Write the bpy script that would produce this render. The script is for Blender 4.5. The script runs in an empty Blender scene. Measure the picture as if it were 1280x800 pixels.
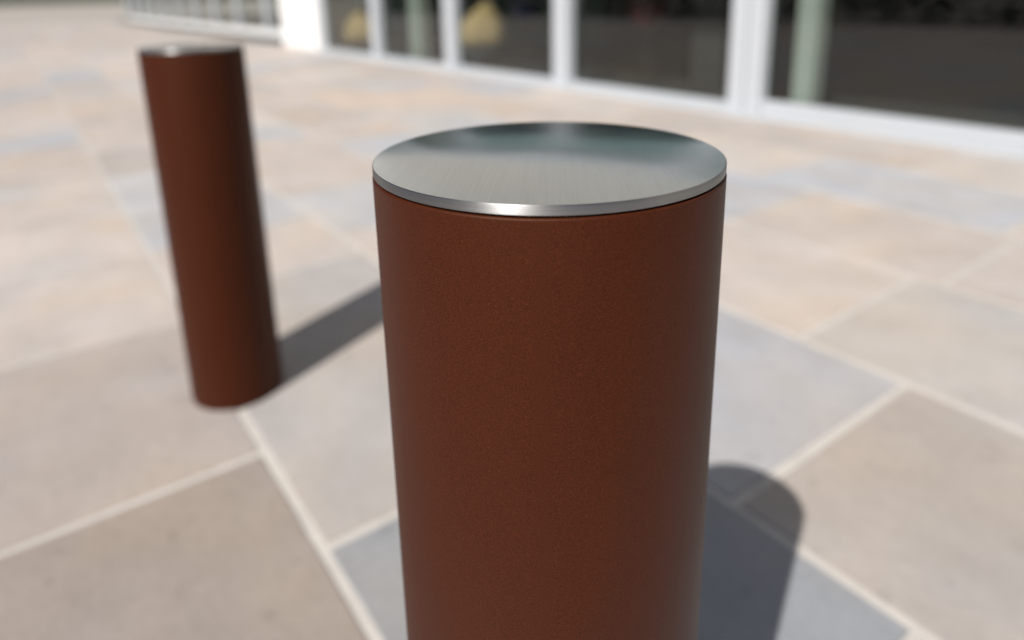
import bpy, bmesh, math, random
from mathutils import Matrix, Vector, noise
random.seed(11)
sc = bpy.context.scene
COL = sc.collection
# ------------------------------------------------------------------ frame
# world: camera above the origin looking along +Y; the paving courses, the row of
# bollards and the shop front all run along one direction turned by AN.
AN = -0.96762936
N1 = Vector((0.82354327, 0.56725345, 0))      # towards the shop front
N2 = Vector((0.56725345, -0.82354327, 0))     # along it, to the right
ROT = Matrix.Rotation(AN, 4, 'Z')             # local (x along, y to shop front, z)

def uv(u, v, z=0.0):
    return N1 * u - N2 * v + Vector((0, 0, z))

# ------------------------------------------------------------------ materials
def new_mat(name):
    m = bpy.data.materials.new(name); m.use_nodes = True
    nt = m.node_tree
    b = nt.nodes['Principled BSDF']
    return m, nt, b

def simple(name, col, rough=0.5, metal=0.0, var=0.12, scale=6.0, bump=0.0, bscale=200.0, spec=0.5):
    """principled with a little procedural variation in tone and gloss"""
    m, nt, b = new_mat(name)
    L = nt.links.new
    tc = nt.nodes.new('ShaderNodeTexCoord')
    nz = nt.nodes.new('ShaderNodeTexNoise'); nz.inputs['Scale'].default_value = scale
    nz.inputs['Detail'].default_value = 6
    L(tc.outputs['Object'], nz.inputs['Vector'])
    mr = nt.nodes.new('ShaderNodeMapRange')
    mr.inputs['To Min'].default_value = 1 - var; mr.inputs['To Max'].default_value = 1 + var
    L(nz.outputs['Fac'], mr.inputs['Value'])
    mx = nt.nodes.new('ShaderNodeVectorMath'); mx.operation = 'SCALE'
    mx.inputs[0].default_value = col
    L(mr.outputs['Result'], mx.inputs['Scale'])
    L(mx.outputs['Vector'], b.inputs['Base Color'])
    b.inputs['Roughness'].default_value = rough
    b.inputs['Metallic'].default_value = metal
    b.inputs['Specular IOR Level'].default_value = spec
    if bump:
        n2 = nt.nodes.new('ShaderNodeTexNoise'); n2.inputs['Scale'].default_value = bscale
        n2.inputs['Detail'].default_value = 4
        L(tc.outputs['Object'], n2.inputs['Vector'])
        bp = nt.nodes.new('ShaderNodeBump'); bp.inputs['Strength'].default_value = bump
        bp.inputs['Distance'].default_value = 0.002
        L(n2.outputs['Fac'], bp.inputs['Height']); L(bp.outputs['Normal'], b.inputs['Normal'])
    return m

def mat_powder():
    m, nt, b = new_mat('rust_powder_coat'); L = nt.links.new
    tc = nt.nodes.new('ShaderNodeTexCoord')
    sp = nt.nodes.new('ShaderNodeTexNoise'); sp.inputs['Scale'].default_value = 1250; sp.inputs['Detail'].default_value = 2
    L(tc.outputs['Object'], sp.inputs['Vector'])
    big = nt.nodes.new('ShaderNodeTexNoise'); big.inputs['Scale'].default_value = 7; big.inputs['Detail'].default_value = 5
    L(tc.outputs['Object'], big.inputs['Vector'])
    r = nt.nodes.new('ShaderNodeValToRGB')
    e = r.color_ramp.elements
    e[0].position = 0.34; e[0].color = (0.031, 0.0060, 0.0017, 1)
    e[1].position = 0.66; e[1].color = (0.055, 0.0112, 0.0034, 1)
    k = e.new(0.75); k.color = (0.080, 0.0195, 0.0078, 1)
    L(sp.outputs['Fac'], r.inputs['Fac'])
    mr = nt.nodes.new('ShaderNodeMapRange'); mr.inputs['To Min'].default_value = 0.90; mr.inputs['To Max'].default_value = 1.10
    L(big.outputs['Fac'], mr.inputs['Value'])
    mx = nt.nodes.new('ShaderNodeVectorMath'); mx.operation = 'SCALE'
    L(r.outputs['Color'], mx.inputs[0]); L(mr.outputs['Result'], mx.inputs['Scale'])
    L(mx.outputs['Vector'], b.inputs['Base Color'])
    rr = nt.nodes.new('ShaderNodeMapRange'); rr.inputs['To Min'].default_value = 0.44; rr.inputs['To Max'].default_value = 0.56
    L(big.outputs['Fac'], rr.inputs['Value']); L(rr.outputs['Result'], b.inputs['Roughness'])
    b.inputs['Specular IOR Level'].default_value = 0.22
    b.inputs['Specular Tint'].default_value = (1.0, 0.76, 0.58, 1)
    bp = nt.nodes.new('ShaderNodeBump'); bp.inputs['Strength'].default_value = 0.30; bp.inputs['Distance'].default_value = 0.0004
    L(sp.outputs['Fac'], bp.inputs['Height']); L(bp.outputs['Normal'], b.inputs['Normal'])
    return m

def mat_brushed(name, rim=False):
    m, nt, b = new_mat(name); L = nt.links.new
    tc = nt.nodes.new('ShaderNodeTexCoord')
    mp = nt.nodes.new('ShaderNodeMapping')
    # grain: long in one direction, fine across it
    mp.inputs['Scale'].default_value = (8, 8, 900) if rim else (820, 11, 11)
    L(tc.outputs['Object'], mp.inputs['Vector'])
    n = nt.nodes.new('ShaderNodeTexNoise'); n.inputs['Scale'].default_value = 1.0; n.inputs['Detail'].default_value = 3
    L(mp.outputs['Vector'], n.inputs['Vector'])
    big = nt.nodes.new('ShaderNodeTexNoise'); big.inputs['Scale'].default_value = 9; big.inputs['Detail'].default_value = 5
    L(tc.outputs['Object'], big.inputs['Vector'])
    r = nt.nodes.new('ShaderNodeMapRange'); r.inputs['From Min'].default_value = 0.25; r.inputs['From Max'].default_value = 0.75; r.inputs['To Min'].default_value = 0.90 if rim else 0.93; r.inputs['To Max'].default_value = 1.10 if rim else 1.07
    L(n.outputs['Fac'], r.inputs['Value'])
    mx = nt.nodes.new('ShaderNodeVectorMath'); mx.operation = 'SCALE'
    mx.inputs[0].default_value = (0.34, 0.34, 0.34) if rim else (0.405, 0.445, 0.465)
    L(r.outputs['Result'], mx.inputs['Scale']); L(mx.outputs['Vector'], b.inputs['Base Color'])
    b.inputs['Metallic'].default_value = 1.0
    rr = nt.nodes.new('ShaderNodeMapRange')
    rr.inputs['To Min'].default_value = 0.40 if rim else 0.19; rr.inputs['To Max'].default_value = 0.50 if rim else 0.30
    L(big.outputs['Fac'], rr.inputs['Value']); L(rr.outputs['Result'], b.inputs['Roughness'])
    if True:
        b.inputs['Anisotropic'].default_value = 0.9 if rim else 0.92
        tv = nt.nodes.new('ShaderNodeVectorTransform'); tv.vector_type = 'VECTOR'; tv.convert_from = 'OBJECT'; tv.convert_to = 'WORLD'
        tv.inputs['Vector'].default_value = (0, 0, 1) if rim else (1, 0, 0)
        L(tv.outputs['Vector'], b.inputs['Tangent'])
    bp = nt.nodes.new('ShaderNodeBump'); bp.inputs['Strength'].default_value = 0.10; bp.inputs['Distance'].default_value = 0.0001
    L(n.outputs['Fac'], bp.inputs['Height'])
    # the plate is not perfectly flat: a slow ripple
    slow = nt.nodes.new('ShaderNodeTexNoise'); slow.inputs['Scale'].default_value = 11; slow.inputs['Detail'].default_value = 1
    L(tc.outputs['Object'], slow.inputs['Vector'])
    b2 = nt.nodes.new('ShaderNodeBump'); b2.inputs['Strength'].default_value = 0.9; b2.inputs['Distance'].default_value = 0.0014
    L(slow.outputs['Fac'], b2.inputs['Height']); L(bp.outputs['Normal'], b2.inputs['Normal'])
    L(b2.outputs['Normal'], b.inputs['Normal'])
    return m

def mat_slab():
    m, nt, b = new_mat('natural_stone_slabs'); L = nt.links.new
    at = nt.nodes.new('ShaderNodeAttribute'); at.attribute_name = 'stone'
    tc = nt.nodes.new('ShaderNodeTexCoord')
    n1 = nt.nodes.new('ShaderNodeTexNoise'); n1.inputs['Scale'].default_value = 3.2; n1.inputs['Detail'].default_value = 7; n1.inputs['Roughness'].default_value = 0.62
    n2 = nt.nodes.new('ShaderNodeTexNoise'); n2.inputs['Scale'].default_value = 45; n2.inputs['Detail'].default_value = 6
    n3 = nt.nodes.new('ShaderNodeTexNoise'); n3.inputs['Scale'].default_value = 1.7; n3.inputs['Detail'].default_value = 4
    for n in (n1, n2, n3): L(tc.outputs['Object'], n.inputs['Vector'])
    a = nt.nodes.new('ShaderNodeMapRange'); a.inputs['From Min'].default_value = 0.25; a.inputs['From Max'].default_value = 0.75
    a.inputs['To Min'].default_value = 0.86; a.inputs['To Max'].default_value = 1.13
    L(n1.outputs['Fac'], a.inputs['Value'])
    a2 = nt.nodes.new('ShaderNodeMapRange'); a2.inputs['To Min'].default_value = 0.90; a2.inputs['To Max'].default_value = 1.10
    L(n2.outputs['Fac'], a2.inputs['Value'])
    n4 = nt.nodes.new('ShaderNodeTexNoise'); n4.inputs['Scale'].default_value = 16; n4.inputs['Detail'].default_value = 3
    L(tc.outputs['Object'], n4.inputs['Vector'])
    a4 = nt.nodes.new('ShaderNodeMapRange'); a4.inputs['From Min'].default_value = 0.62; a4.inputs['From Max'].default_value = 0.74
    a4.inputs['To Min'].default_value = 1.0; a4.inputs['To Max'].default_value = 0.84
    L(n4.outputs['Fac'], a4.inputs['Value'])
    m0 = nt.nodes.new('ShaderNodeMath'); m0.operation = 'MULTIPLY'
    L(a.outputs['Result'], m0.inputs[0]); L(a4.outputs['Result'], m0.inputs[1])
    mu = nt.nodes.new('ShaderNodeMath'); mu.operation = 'MULTIPLY'
    L(m0.outputs['Value'], mu.inputs[0]); L(a2.outputs['Result'], mu.inputs[1])
    # mineral tint: ochre or blue cast in clouds
    tr = nt.nodes.new('ShaderNodeValToRGB'); e = tr.color_ramp.elements
    e[0].position = 0.36; e[0].color = (0.98, 1.0, 1.02, 1); e[1].position = 0.64; e[1].color = (1.06, 1.0, 0.92, 1)
    L(n3.outputs['Fac'], tr.inputs['Fac'])
    m1 = nt.nodes.new('ShaderNodeVectorMath'); m1.operation = 'MULTIPLY'
    L(at.outputs['Color'], m1.inputs[0]); L(tr.outputs['Color'], m1.inputs[1])
    m2 = nt.nodes.new('ShaderNodeVectorMath'); m2.operation = 'SCALE'
    L(m1.outputs['Vector'], m2.inputs[0]); L(mu.outputs['Value'], m2.inputs['Scale'])
    L(m2.outputs['Vector'], b.inputs['Base Color'])
    b.inputs['Roughness'].default_value = 0.62
    b.inputs['Specular IOR Level'].default_value = 0.4
    bp = nt.nodes.new('ShaderNodeBump'); bp.inputs['Strength'].default_value = 0.35; bp.inputs['Distance'].default_value = 0.004
    L(n2.outputs['Fac'], bp.inputs['Height'])
    b2 = nt.nodes.new('ShaderNodeBump'); b2.inputs['Strength'].default_value = 0.3; b2.inputs['Distance'].default_value = 0.02
    L(n1.outputs['Fac'], b2.inputs['Height']); L(bp.outputs['Normal'], b2.inputs['Normal'])
    L(b2.outputs['Normal'], b.inputs['Normal'])
    return m

def mat_glass():
    m = bpy.data.materials.new('window_glass'); m.use_nodes = True
    nt = m.node_tree; nt.nodes.clear(); L = nt.links.new
    o = nt.nodes.new('ShaderNodeOutputMaterial')
    t = nt.nodes.new('ShaderNodeBsdfTransparent'); t.inputs['Color'].default_value = (0.80, 0.83, 0.81, 1)
    g = nt.nodes.new('ShaderNodeBsdfGlossy'); g.inputs['Roughness'].default_value = 0.01
    tc = nt.nodes.new('ShaderNodeTexCoord')
    n = nt.nodes.new('ShaderNodeTexNoise'); n.inputs['Scale'].default_value = 1.2
    L(tc.outputs['Object'], n.inputs['Vector'])
    bp = nt.nodes.new('ShaderNodeBump'); bp.inputs['Strength'].default_value = 0.15; bp.inputs['Distance'].default_value = 0.004
    L(n.outputs['Fac'], bp.inputs['Height']); L(bp.outputs['Normal'], g.inputs['Normal'])
    fr = nt.nodes.new('ShaderNodeFresnel'); fr.inputs['IOR'].default_value = 1.5
    # the same reflectance on both faces of the pane
    ge = nt.nodes.new('ShaderNodeNewGeometry')
    io = nt.nodes.new('ShaderNodeMapRange'); io.inputs['To Min'].default_value = 1.62; io.inputs['To Max'].default_value = 1 / 1.62
    L(ge.outputs['Backfacing'], io.inputs['Value']); L(io.outputs['Result'], fr.inputs['IOR'])
    mx = nt.nodes.new('ShaderNodeMixShader')
    L(fr.outputs['Fac'], mx.inputs['Fac']); L(t.outputs['BSDF'], mx.inputs[1]); L(g.outputs['BSDF'], mx.inputs[2])
    L(mx.outputs['Shader'], o.inputs['Surface'])
    return m

def mat_leaf():
    m, nt, b = new_mat('hedge_leaves'); L = nt.links.new
    g = nt.nodes.new('ShaderNodeNewGeometry')
    r = nt.nodes.new('ShaderNodeValToRGB'); e = r.color_ramp.elements
    e[0].color = (0.015, 0.032, 0.014, 1); e[1].color = (0.045, 0.085, 0.035, 1)
    L(g.outputs['Random Per Island'], r.inputs['Fac']); L(r.outputs['Color'], b.inputs['Base Color'])
    b.inputs['Roughness'].default_value = 0.55
    return m

M = dict(
    rust=mat_powder(), lid=mat_brushed('brushed_steel_plate'), rim=mat_brushed('brushed_steel_edge', True),
    gap=simple('black_rubber_seal', (0.012, 0.011, 0.011), 0.7),
    slab=mat_slab(), mortar=simple('pale_mortar', (0.45, 0.425, 0.395), 0.85, var=0.22, scale=14, bump=0.4, bscale=320),
    subsoil=simple('pale_gravel_ground', (0.36, 0.33, 0.29), 0.9, var=0.2, scale=0.6, bump=0.5, bscale=30),
    alu=simple('powder_coated_aluminium', (0.47, 0.495, 0.525), 0.38, var=0.03, scale=3),
    render=simple('white_render', (0.80, 0.80, 0.79), 0.8, var=0.03, scale=4, bump=0.3, bscale=120),
    beige=simple('warm_wall_render', (0.46, 0.43, 0.39), 0.85, var=0.05, scale=2, bump=0.3, bscale=90),
    dark=simple('dark_interior_paint', (0.009, 0.009, 0.010), 0.8, var=0.2, scale=2),
    teal=simple('teal_interior_paint', (0.13, 0.22, 0.20), 0.8, var=0.15, scale=2),
    carpet=simple('dark_grey_carpet', (0.034, 0.031, 0.029), 0.95, var=0.15, scale=9, bump=0.3, bscale=300),
    post=simple('pale_green_paint', (0.50, 0.53, 0.50), 0.5, var=0.05),
    glass=mat_glass(), leaf=mat_leaf(),
    wood=simple('dark_wood', (0.05, 0.03, 0.02), 0.7),
    ochre=simple('ochre_canvas', (0.58, 0.40, 0.20), 0.9, var=0.12, scale=10, bump=0.4, bscale=400),
    seam=simple('brown_piping', (0.22, 0.13, 0.05), 0.9),
    red=simple('dark_red_vinyl', (0.12, 0.006, 0.016), 0.4, var=0.1),
    navy=simple('navy_vinyl', (0.010, 0.016, 0.13), 0.4, var=0.1),
    chrome=simple('dull_chrome', (0.35, 0.35, 0.36), 0.3, metal=1.0),
    added_blind=simple('added_blue_grey_blind', (0.28, 0.38, 0.42), 0.9, var=0.06, scale=2),  # for the unseen blinds added to colour the lid's reflection
    plinth=simple('charcoal_board', (0.05, 0.047, 0.045), 0.7, var=0.1),
)

# ------------------------------------------------------------------ mesh helpers
def link(name, bm, mats, parent=None, smooth=None):
    me = bpy.data.meshes.new(name); bm.to_mesh(me); bm.free()
    for mm in (mats if isinstance(mats, (list, tuple)) else [mats]): me.materials.append(mm)
    if smooth is not None:
        for p in me.polygons: p.use_smooth = True
        me.set_sharp_from_angle(angle=math.radians(smooth))
    o = bpy.data.objects.new(name, me); COL.objects.link(o)
    if parent: o.parent = parent
    return o

def empty(name, loc, rz=0.0):
    o = bpy.data.objects.new(name, None); COL.objects.link(o)
    o.location = loc; o.rotation_euler = (0, 0, rz); o.empty_display_size = 0.2
    return o

def tag(o, label=None, cat=None, group=None, kind=None):
    if label: o['label'] = label
    if cat: o['category'] = cat
    if group: o['group'] = group
    if kind: o['kind'] = kind
    return o

def lathe(prof, seg=160, cap_bottom=True, cap_top=True, mi=None):
    """revolve (r, z) pairs; mi: material index per ring band"""
    bm = bmesh.new(); rings = []
    for r, z in prof:
        rings.append([bm.verts.new((r * math.cos(2 * math.pi * i / seg), r * math.sin(2 * math.pi * i / seg), z)) for i in range(seg)])
    for k in range(len(prof) - 1):
        for i in range(seg):
            j = (i + 1) % seg
            f = bm.faces.new((rings[k][i], rings[k][j], rings[k + 1][j], rings[k + 1][i]))
            if mi: f.material_index = mi[k]
    if cap_bottom: bm.faces.new(rings[0][::-1])
    if cap_top: bm.faces.new(rings[-1])
    return bm

def box(bm, x0, x1, y0, y1, z0, z1, bev=0.0):
    r = bmesh.ops.create_cube(bm, size=1.0)
    vs = r['verts']
    for v in vs:
        v.co = Vector(((x0 + x1) / 2 + v.co.x * (x1 - x0), (y0 + y1) / 2 + v.co.y * (y1 - y0), (z0 + z1) / 2 + v.co.z * (z1 - z0)))
    if bev:
        es = list({e for v in vs for e in v.link_edges})
        bmesh.ops.bevel(bm, geom=es, offset=bev, segments=2, profile=0.5, affect='EDGES')
    return bm

def bx(*a, bev=0.0):
    return box(bmesh.new(), *a, bev=bev)

# ------------------------------------------------------------------ bollards
R = 0.12; TOP = 0.93469
def make_bollard(label):
    root = empty('bollard', (0, 0, 0))
    tag(root, label, 'bollard', 'rust brown bollards in a row on the paving')
    lid_b = TOP - 0.0062
    body_t = lid_b - 0.0013
    rr = 0.0016; prof = [(R, 0.0), (R, 0.30), (R, 0.60), (R, body_t - rr)]
    for k in range(1, 6):
        a = math.pi / 2 * k / 5
        prof.append((R - rr + rr * math.cos(a), body_t - rr + rr * math.sin(a)))
    prof.append((R - 0.006, body_t))
    link('body', lathe(prof), M['rust'], root, smooth=35)
    link('shadow_gap_seal', lathe([(R - 0.0065, body_t - 0.003), (R - 0.0065, lid_b + 0.0005)]), M['gap'], root, smooth=35)
    rl = R - 0.0004; e = 0.0006
    prof = [(rl - 0.0005, lid_b), (rl, lid_b + 0.0005), (rl, TOP - e)]
    for k in range(1, 4):
        a = math.pi / 2 * k / 3
        prof.append((rl - e + e * math.cos(a), TOP - e + e * math.sin(a)))
    bm = lathe(prof, mi=[1] * 5)
    lid = link('lid', bm, [M['lid'], M['rim']], root, smooth=30)
    return root

def copy_tree(o, parent=None):
    c = o.copy(); COL.objects.link(c); c.parent = parent
    for ch in list(o.children): copy_tree(ch, c)
    return c

near = make_bollard('rust brown bollard in sharp focus in the foreground, its brushed steel lid seen from above')
near.location = (0.03575557, 0.46400323, 0)
# brushing of the lid runs roughly towards the viewer's side of the plaza
near.rotation_euler.z = math.radians(-6)
left = copy_tree(near)
left['label'] = 'blurred rust brown bollard on the left, behind the sharp foreground one'
left.location = (-0.73317734, 1.70091079, 0)
left.rotation_euler.z = math.radians(23)

# ------------------------------------------------------------------ paving
PAL = [((0.40, 0.345, 0.300), 5), ((0.42, 0.370, 0.325), 5), ((0.37, 0.340, 0.315), 4), ((0.375, 0.375, 0.375), 1.4),
       ((0.335, 0.355, 0.385), 1.6), ((0.47, 0.375, 0.290), 1.3), ((0.44, 0.40, 0.36), 3)]
def pick():
    c = random.choices([p[0] for p in PAL], [p[1] for p in PAL])[0]
    k = random.uniform(0.94, 1.06)
    return tuple(min(1, q * k) for q in c)
BEI = (0.41, 0.355, 0.31); GRY = (0.365, 0.37, 0.375); BLU = (0.31, 0.335, 0.365); TAN = (0.37, 0.315, 0.265); LIL = (0.39, 0.362, 0.332)
W = 0.7405; U0 = 0.333; JW = 0.0165
# joints read off the photograph: course -> list of v, with the stones between them
known = {
    -1: ([-0.2, 0.55, 1.485, 2.35, 3.1], [None, (0.262, 0.222, 0.190), (0.335, 0.29, 0.255), None]),  # nearest stones: own tone, with lens falloff darkened into the colour
    0: ([-0.3, 0.35, 1.115, 2.55, 3.15, 3.75], [BLU, (0.215, 0.238, 0.262), (0.345, 0.318, 0.290), (0.41, 0.365, 0.325), (0.335, 0.355, 0.38)]),  # near blue and pale stones carry lens falloff in their colour too
    1: ([-0.2, 0.12, 0.718, 2.0, 2.83, 3.62, 4.4, 5.15, 5.75], [None, (0.325, 0.29, 0.257), (0.315, 0.328, 0.355), BEI, GRY, BEI, BEI, (0.34, 0.36, 0.385)]),
    2: ([-0.2, 0.25, 1.033, 2.05, 3.0, 4.15, 4.75, 5.6], [None, (0.365, 0.345, 0.32), (0.43, 0.375, 0.325), BEI, (0.42, 0.37, 0.32), (0.34, 0.36, 0.385), BEI]),
    3: ([0.2, 0.95, 1.85, 2.45, 3.4, 4.5, 5.3, 6.0, 7.3], [BEI, (0.42, 0.36, 0.305), (0.33, 0.345, 0.375), (0.43, 0.38, 0.33), BEI, (0.36, 0.375, 0.39), (0.43, 0.375, 0.32), (0.48, 0.375, 0.285)]),
    4: ([4.6, 5.6, 7.0, 7.9], [BEI, (0.47, 0.375, 0.295), (0.345, 0.36, 0.38)]),
}
def course_joints(c, vmin, vmax):
    js, cs = known.get(c, ([random.uniform(0, 0.4)], []))
    js = list(js); cs = list(cs)
    while js[0] > vmin: js.insert(0, js[0] - random.uniform(0.5, 1.25)); cs.insert(0, None)
    while js[-1] < vmax: js.append(js[-1] + random.uniform(0.5, 1.25)); cs.append(None)
    return js, cs

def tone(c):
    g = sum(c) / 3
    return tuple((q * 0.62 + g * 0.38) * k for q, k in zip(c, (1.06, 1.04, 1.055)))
def build_paving():
    bm = bmesh.new(); cl = bm.loops.layers.float_color.new('stone')
    def slab(v0, v1, u0, u1, col, fine):
        x0, x1 = -v1 + JW / 2, -v0 - JW / 2
        y0, y1 = u0 + JW / 2, u1 - JW / 2
        z = random.uniform(-0.0008, 0.0008)
        pts = []
        cs = [(x0, y0), (x1, y0), (x1, y1), (x0, y1)]
        for i in range(4):
            a, b = cs[i], cs[(i + 1) % 4]
            n = max(2, int(math.hypot(b[0] - a[0], b[1] - a[1]) / 0.05)) if fine else 1
            nx, ny = (b[1] - a[1]), -(b[0] - a[0]); l = math.hypot(nx, ny)
            for k in range(n):
                t = k / n
                x = a[0] + (b[0] - a[0]) * t; y = a[1] + (b[1] - a[1]) * t
                j = noise.noise(Vector((x * 9, y * 9, 3.1))) * 0.0035 if fine else 0
                pts.append((x + nx / l * j, y + ny / l * j))
        cx, cy = (x0 + x1) / 2, (y0 + y1) / 2
        top = []; low = []
        for (x, y) in pts:
            dx = max(-1, min(1, (cx - x) / ((x1 - x0) / 2))); dy = max(-1, min(1, (cy - y) / ((y1 - y0) / 2)))
            ix = 0.005 * (1 if dx > 0.98 else -1 if dx < -0.98 else 0); iy = 0.005 * (1 if dy > 0.98 else -1 if dy < -0.98 else 0)
            top.append(bm.verts.new((x + ix, y + iy, z))); low.append(bm.verts.new((x, y, -0.012)))
        n = len(pts); fs = [bm.faces.new(top)]
        for i in range(n): fs.append(bm.faces.new((low[i], low[(i + 1) % n], top[(i + 1) % n], top[i])))
        for f in fs:
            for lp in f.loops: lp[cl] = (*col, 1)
    for c in range(-13, 7):
        u0 = U0 + W * c; u1 = u0 + W
        if u0 > 6.0: break
        vmin, vmax = (-7, 46)
        js, cs = course_joints(c, vmin, vmax)
        for k in range(len(js) - 1):
            uu1 = min(u1, 6.3)
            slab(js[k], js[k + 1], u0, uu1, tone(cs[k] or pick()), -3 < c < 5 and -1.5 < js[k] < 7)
    # mortar bed just below the slab tops
    vs = [bm.verts.new(p) for p in ((-47, -9.4, -0.0045), (8, -9.4, -0.0045), (8, 6.4, -0.0045), (-47, 6.4, -0.0045))]
    f = bm.faces.new(vs); f.material_index = 1
    bm.normal_update()
    o = link('pavement', bm, [M['slab'], M['mortar']])
    o.matrix_world = ROT
    tag(o, 'sunlit stone slab paving in straight courses with pale mortar joints', 'pavement', kind='structure')
build_paving()
bm = bmesh.new()
bmesh.ops.create_grid(bm, x_segments=1, y_segments=1, size=400)
g = link('ground', bm, M['subsoil']); g.location.z = -0.03
tag(g, 'flat pale ground running to the horizon beyond the paving', 'ground', kind='structure')

# ------------------------------------------------------------------ shop front (local x = -v, y = u)
FU = 5.0; GH = 2.72
b = empty('shop_building', ROT @ Vector((0, FU, 0)), AN)
tag(b, 'long glazed shop front with white metal mullions and a blank white pier across the plaza', 'building')
def part(name, bm, mat, par=b): return link(name, bm, mat, par)
MULL = [-6.0, -3.62, -1.24, 1.12, 3.46, 5.80, 8.14, 10.48]          # centre positions v
MW = 0.235
for v in MULL:
    if v == 3.46:                                  # two door frames side by side
        part('mullion', bx(-v - 0.155, -v - 0.004, -0.11, 0.02, 0.0, GH, bev=0.006), M['alu'])
        part('mullion', bx(-v + 0.004, -v + 0.145, -0.10, 0.02, 0.0, GH, bev=0.006), M['alu'])
        continue
    part('mullion', bx(-v - MW / 2, -v + MW / 2, -0.11, 0.02, 0.0, GH, bev=0.006), M['alu'])
part('mullion', bx(-13.15, -12.80, -0.05, 0.05, 0, GH, bev=0.006), M['alu'])
edges = MULL + [12.975]
for i in range(len(edges) - 1):
    a = edges[i] + MW / 2; c = edges[i + 1] - (MW / 2 if i < len(edges) - 2 else 0.175)
    rh = 0.125 if edges[i] < 3.4 else 0.075
    part('bottom_rail', bx(-c, -a, -0.045, 0.045, 0.0, rh, bev=0.004), M['alu'])
    part('window_pane', bx(-c + 0.002, -a - 0.002, -0.006, 0.006, rh - 0.01, GH), M['glass'])
    part('added_blind', bx(-c + 0.02, -a - 0.02, 0.050, 0.056, 2.3 if 8 < a < 9 else 1.50, GH - 0.003), M['added_blind'])  # unseen blinds added to tone the lid's reflection; one raised to admit sun
part('threshold', bx(-12.8, 6.2, -0.20, -0.113, 0.0, 0.018, bev=0.003), M['alu'])
part('top_rail', bx(-13.15, 6.2, -0.22, 0.06, GH + 0.001, GH + 0.42, bev=0.005), M['alu'])
part('wall', bx(-13.15, 6.2, 0.0, 0.35, GH + 0.422, 9.6), M['beige'])
part('pier', bx(-15.35, -13.152, -0.03, 1.05, 0.0, 9.6, bev=0.01), M['render'])
# recessed wing further along
RU = 1.0
part('sill_wall', bx(-46, -15.352, RU - 0.06, RU + 0.1, 0.0, 0.20, bev=0.01), M['render'])
v = 19.55
wing = [17.0]
while v < 46:
    wing.append(v); v += 2.93
for v in wing:
    part('mullion', bx(-v - 0.10, -v + 0.10, RU - 0.11, RU + 0.02, 0.201, GH, bev=0.006), M['alu'])
for a, c in zip([15.36] + [w + 0.10 for w in wing], [w - 0.10 for w in wing] + [46]):
    if c - a > 0.1:
        part('window_pane', bx(-c + 0.002, -a - 0.002, RU - 0.006, RU + 0.006, 0.195, GH), M['glass'])
part('top_rail', bx(-46, -15.352, RU - 0.06, RU + 0.06, GH + 0.001, GH + 0.42), M['alu'])
part('wall', bx(-46, -15.352, RU, RU + 0.35, GH + 0.422, 9.6), M['beige'])
# inside
part('interior_wall', bx(-46, 6.2, 11.0, 11.2, 0.0, 9.6), M['dark'])
part('interior_wall', bx(6.0, 6.2, 0.36, 11.0, 0.0, 9.6), M['dark'])
part('interior_wall', bx(-20.0, -9.0, 3.6, 3.75, 0.0, 2.9), M['teal'])
part('ceiling', bx(-46, 6.2, 0.352, 11.0, 3.0, 3.12), M['dark'])
part('roof', bx(-46.2, 6.4, -0.15, 11.3, 9.602, 9.8), M['render'])
part('interior_column', bx(-3.16, -2.99, 0.10, 0.26, 0.004, 2.98, bev=0.01), M['post'])
part('interior_column', bx(-10.02, -9.72, 0.30, 0.50, 0.004, 2.98, bev=0.01), M['post'])
part('interior_column', bx(-4.80, -4.42, 0.85, 1.15, 0.004, 2.98, bev=0.01), M['plinth'])
fl = link('floor', bx(-46, 6.2, 0.06, 11.0, -0.02, 0.003), M['carpet'])
fl.matrix_world = Matrix.Translation(ROT @ Vector((0, FU, 0))) @ ROT
tag(fl, 'dark grey carpet floor inside the shop behind the glass', 'floor', kind='structure')

# things standing behind the glass
def plinth(v0, v1, u0, u1, h, label):
    root = empty('display_plinth', uv((u0 + u1) / 2, (v0 + v1) / 2, 0.003), AN)
    tag(root, label, 'plinth')
    w = v1 - v0; d = u1 - u0
    link('base', bx(-w / 2 + 0.06, w / 2 - 0.06, -d / 2 + 0.06, d / 2 - 0.06, 0, 0.05), M['dark'], root)
    link('top', bx(-w / 2, w / 2, -d / 2, d / 2, 0.051, h, bev=0.008), M['plinth'], root)
    return root

def beanbag(u, v, z, h, r, label, lean):
    root = empty('beanbag', uv(u, v, z), AN)
    tag(root, label, 'beanbag')
    seg = 48; prof = [(0.0, 0), (0.62, 0.0), (0.90, 0.05), (1.0, 0.16), (0.97, 0.30), (0.84, 0.47), (0.66, 0.63), (0.46, 0.78), (0.26, 0.90), (0.12, 0.97), (0.0, 1.0)]
    bm = bmesh.new(); rings = []
    for k, (pr, pz) in enumerate(prof):
        ring = []
        for i in range(seg):
            a = 2 * math.pi * i / seg
            w = 1 + 0.06 * math.cos(6 * a) * (1 - pz) + 0.05 * noise.noise(Vector((math.cos(a) * 2, math.sin(a) * 2, pz * 4 + v)))
            ring.append(bm.verts.new((r * pr * w * math.cos(a) + lean * pz ** 2, r * pr * w * math.sin(a), h * pz)))
        rings.append(ring)
    for k in range(len(prof) - 1):
        for i in range(seg):
            j = (i + 1) % seg
            bm.faces.new((rings[k][i], rings[k][j], rings[k + 1][j], rings[k + 1][i]))
    bmesh.ops.remove_doubles(bm, verts=bm.verts, dist=0.0005)
    link('cover', bm, M['ochre'], root, smooth=80)
    bm = bmesh.new()
    bmesh.ops.create_uvsphere(bm, u_segments=14, v_segments=8, radius=0.03, matrix=Matrix.Translation((lean, 0, h)))
    link('top_button', bm, M['seam'], root, smooth=60)

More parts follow.
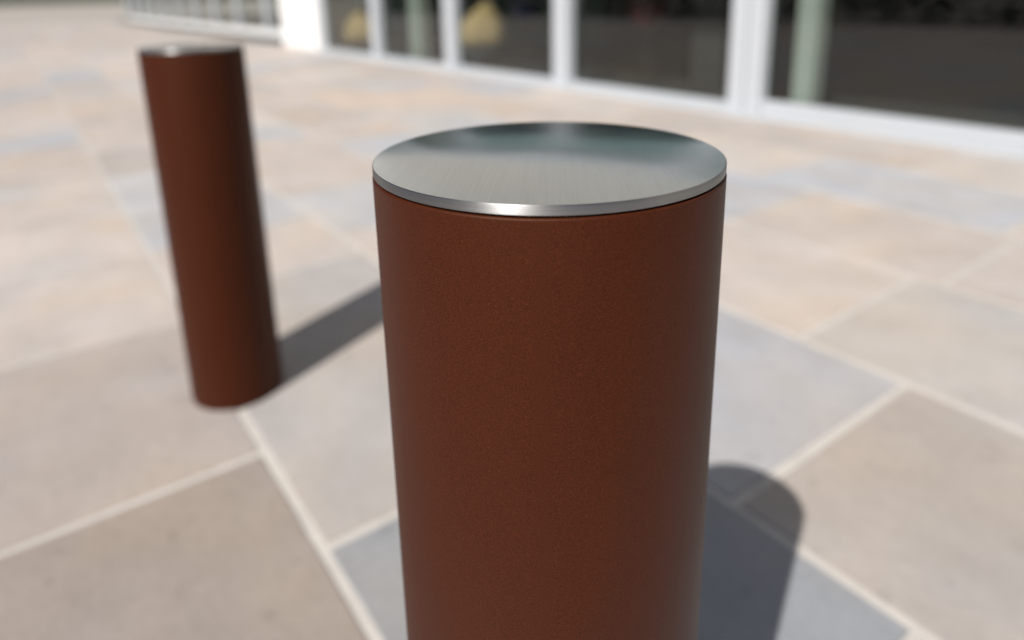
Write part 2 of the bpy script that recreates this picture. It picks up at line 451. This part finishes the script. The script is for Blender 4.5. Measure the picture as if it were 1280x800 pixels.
def stool(u, v, label, mat):
    root = empty('bar_stool', uv(u, v, 0.003), AN)
    tag(root, label, 'stool')
    link('foot', lathe([(0.21, 0), (0.21, 0.012), (0.05, 0.035), (0.03, 0.06)], 40), M['dark'], root, smooth=30)
    link('pole', lathe([(0.028, 0.06), (0.028, 0.565)], 24), M['dark'], root, smooth=30)
    bm = bmesh.new(); bmesh.ops.create_cube(bm, size=1.0); bm.free()
    link('seat', lathe([(0.035, 0.566), (0.11, 0.60), (0.18, 0.67), (0.215, 0.76), (0.22, 0.86), (0.20, 0.872), (0.19, 0.80), (0.15, 0.72), (0.0005, 0.70)], 40), mat, root, smooth=40)

plinth(8.7, 10.3, 5.80, 6.90, 0.17, 'low charcoal display plinth under the tan beanbag behind the third pane')
beanbag(6.30, 9.44, 0.173, 0.74, 0.44, 'tan beanbag on a low plinth behind the glass, right of two narrow mullions', 0.22)
plinth(12.3, 14.0, 5.30, 6.45, 0.12, 'low charcoal display plinth under the golden beanbag next to the white pier')
beanbag(5.80, 12.95, 0.123, 0.70, 0.42, 'golden beanbag behind the leftmost pane beside the white pier', 0.1)
stool(5.9, 5.45, 'dark red bucket bar stool behind the wide pane right of centre', M['red'])
stool(6.15, 8.05, 'navy blue bucket bar stool just right of the tan beanbag behind the glass', M['navy'])

# ------------------------------------------------------------------ hedge across the plaza (seen mirrored in the panes)
def hedge():
    root = empty('hedge', ROT @ Vector((-14, -9.9, 0)), AN)
    tag(root, 'tall dark green hedge along the far side of the plaza, mirrored in the panes', 'hedge')
    bm = bmesh.new()
    rnd = random.Random(5)
    for k in range(26000):
        x = rnd.uniform(-30, 22); y = rnd.choice((rnd.uniform(0, 0.35), rnd.uniform(0, 1.3))); 
        hmax = 2.9 + 0.7 * noise.noise(Vector((x * 0.35, 0, 0)))
        z = rnd.uniform(0.02, hmax)
        s = rnd.uniform(0.16, 0.32)
        m = Matrix.Translation((x, -y + 0.25 * noise.noise(Vector((x, z, 1))), z)) @ Matrix.Rotation(rnd.uniform(0, 6.28), 4, 'Z') @ Matrix.Rotation(rnd.uniform(-1.4, 1.4), 4, 'X')
        vs = [bm.verts.new(m @ Vector(p)) for p in ((-s * .5, 0, 0), (0, -s * .3, 0.01), (s * .5, 0, 0), (0, s * .3, 0.01))]
        bm.faces.new(vs)
    link('foliage', bm, M['leaf'], root)
    bm = bmesh.new()
    for k in range(40):
        x = -29.5 + k * 1.3
        m = Matrix.Translation((x, -0.6, 1.2))
        bmesh.ops.create_cone(bm, cap_ends=True, segments=8, radius1=0.05, radius2=0.02, depth=2.4, matrix=m)
    link('stem', bm, M['wood'], root)
hedge()

# ------------------------------------------------------------------ light
SD = Vector((math.cos(1.01215969), math.sin(1.01215969), 0))       # way the shadows point
EL = math.radians(46.93)
sun = bpy.data.lights.new('sun', 'SUN'); sun.energy = 4.5; sun.angle = math.radians(0.53); sun.color = (1.0, 0.955, 0.90)
so = bpy.data.objects.new('sun', sun); COL.objects.link(so)
ray = Vector((SD.x * math.cos(EL), SD.y * math.cos(EL), -math.sin(EL)))
so.rotation_euler = ray.to_track_quat('-Z', 'Y').to_euler(); so.location = (-4, -6, 8)
w = bpy.data.worlds.new('World'); sc.world = w; w.use_nodes = True
nt = w.node_tree; bg = nt.nodes['Background']
sky = nt.nodes.new('ShaderNodeTexSky'); sky.sky_type = 'NISHITA'; sky.sun_disc = False
sky.sun_elevation = EL; sky.sun_rotation = math.atan2(-SD.x, -SD.y) % (2 * math.pi)
sky.air_density = 1.0; sky.dust_density = 1.0; sky.ozone_density = 1.0
nt.links.new(sky.outputs['Color'], bg.inputs['Color']); bg.inputs['Strength'].default_value = 0.042

# ------------------------------------------------------------------ camera
cam = bpy.data.cameras.new('camera'); co = bpy.data.objects.new('camera', cam); COL.objects.link(co)
fw = Vector((0.0, 0.96589343, -0.25893993)); rt = Vector((0.99961714, -0.00716458, -0.02672519)); up = Vector((0.02766888, 0.25884079, 0.96552363))
mw = Matrix((( rt.x, up.x, -fw.x, 0), (rt.y, up.y, -fw.y, 0), (rt.z, up.z, -fw.z, 1.04448542), (0, 0, 0, 1)))
co.matrix_world = mw
cam.sensor_width = 36; cam.sensor_fit = 'HORIZONTAL'; cam.lens = 855.4852 / 1280 * 36
cam.shift_x = (640 - 619.07353) / 1280; cam.shift_y = (218.81513 - 400) / 1280
cam.clip_start = 0.02; cam.clip_end = 1500
cam.dof.use_dof = True; cam.dof.focus_distance = 0.405
cam.dof.aperture_fstop = cam.lens / 9.3; cam.dof.aperture_blades = 0
sc.camera = co
sc.view_settings.view_transform = 'Standard'; sc.view_settings.look = 'None'
sc.view_settings.exposure = 0.40; sc.view_settings.gamma = 1.0
sc.cycles.use_denoising = True
sc.cycles.max_bounces = 10; sc.cycles.transparent_max_bounces = 12
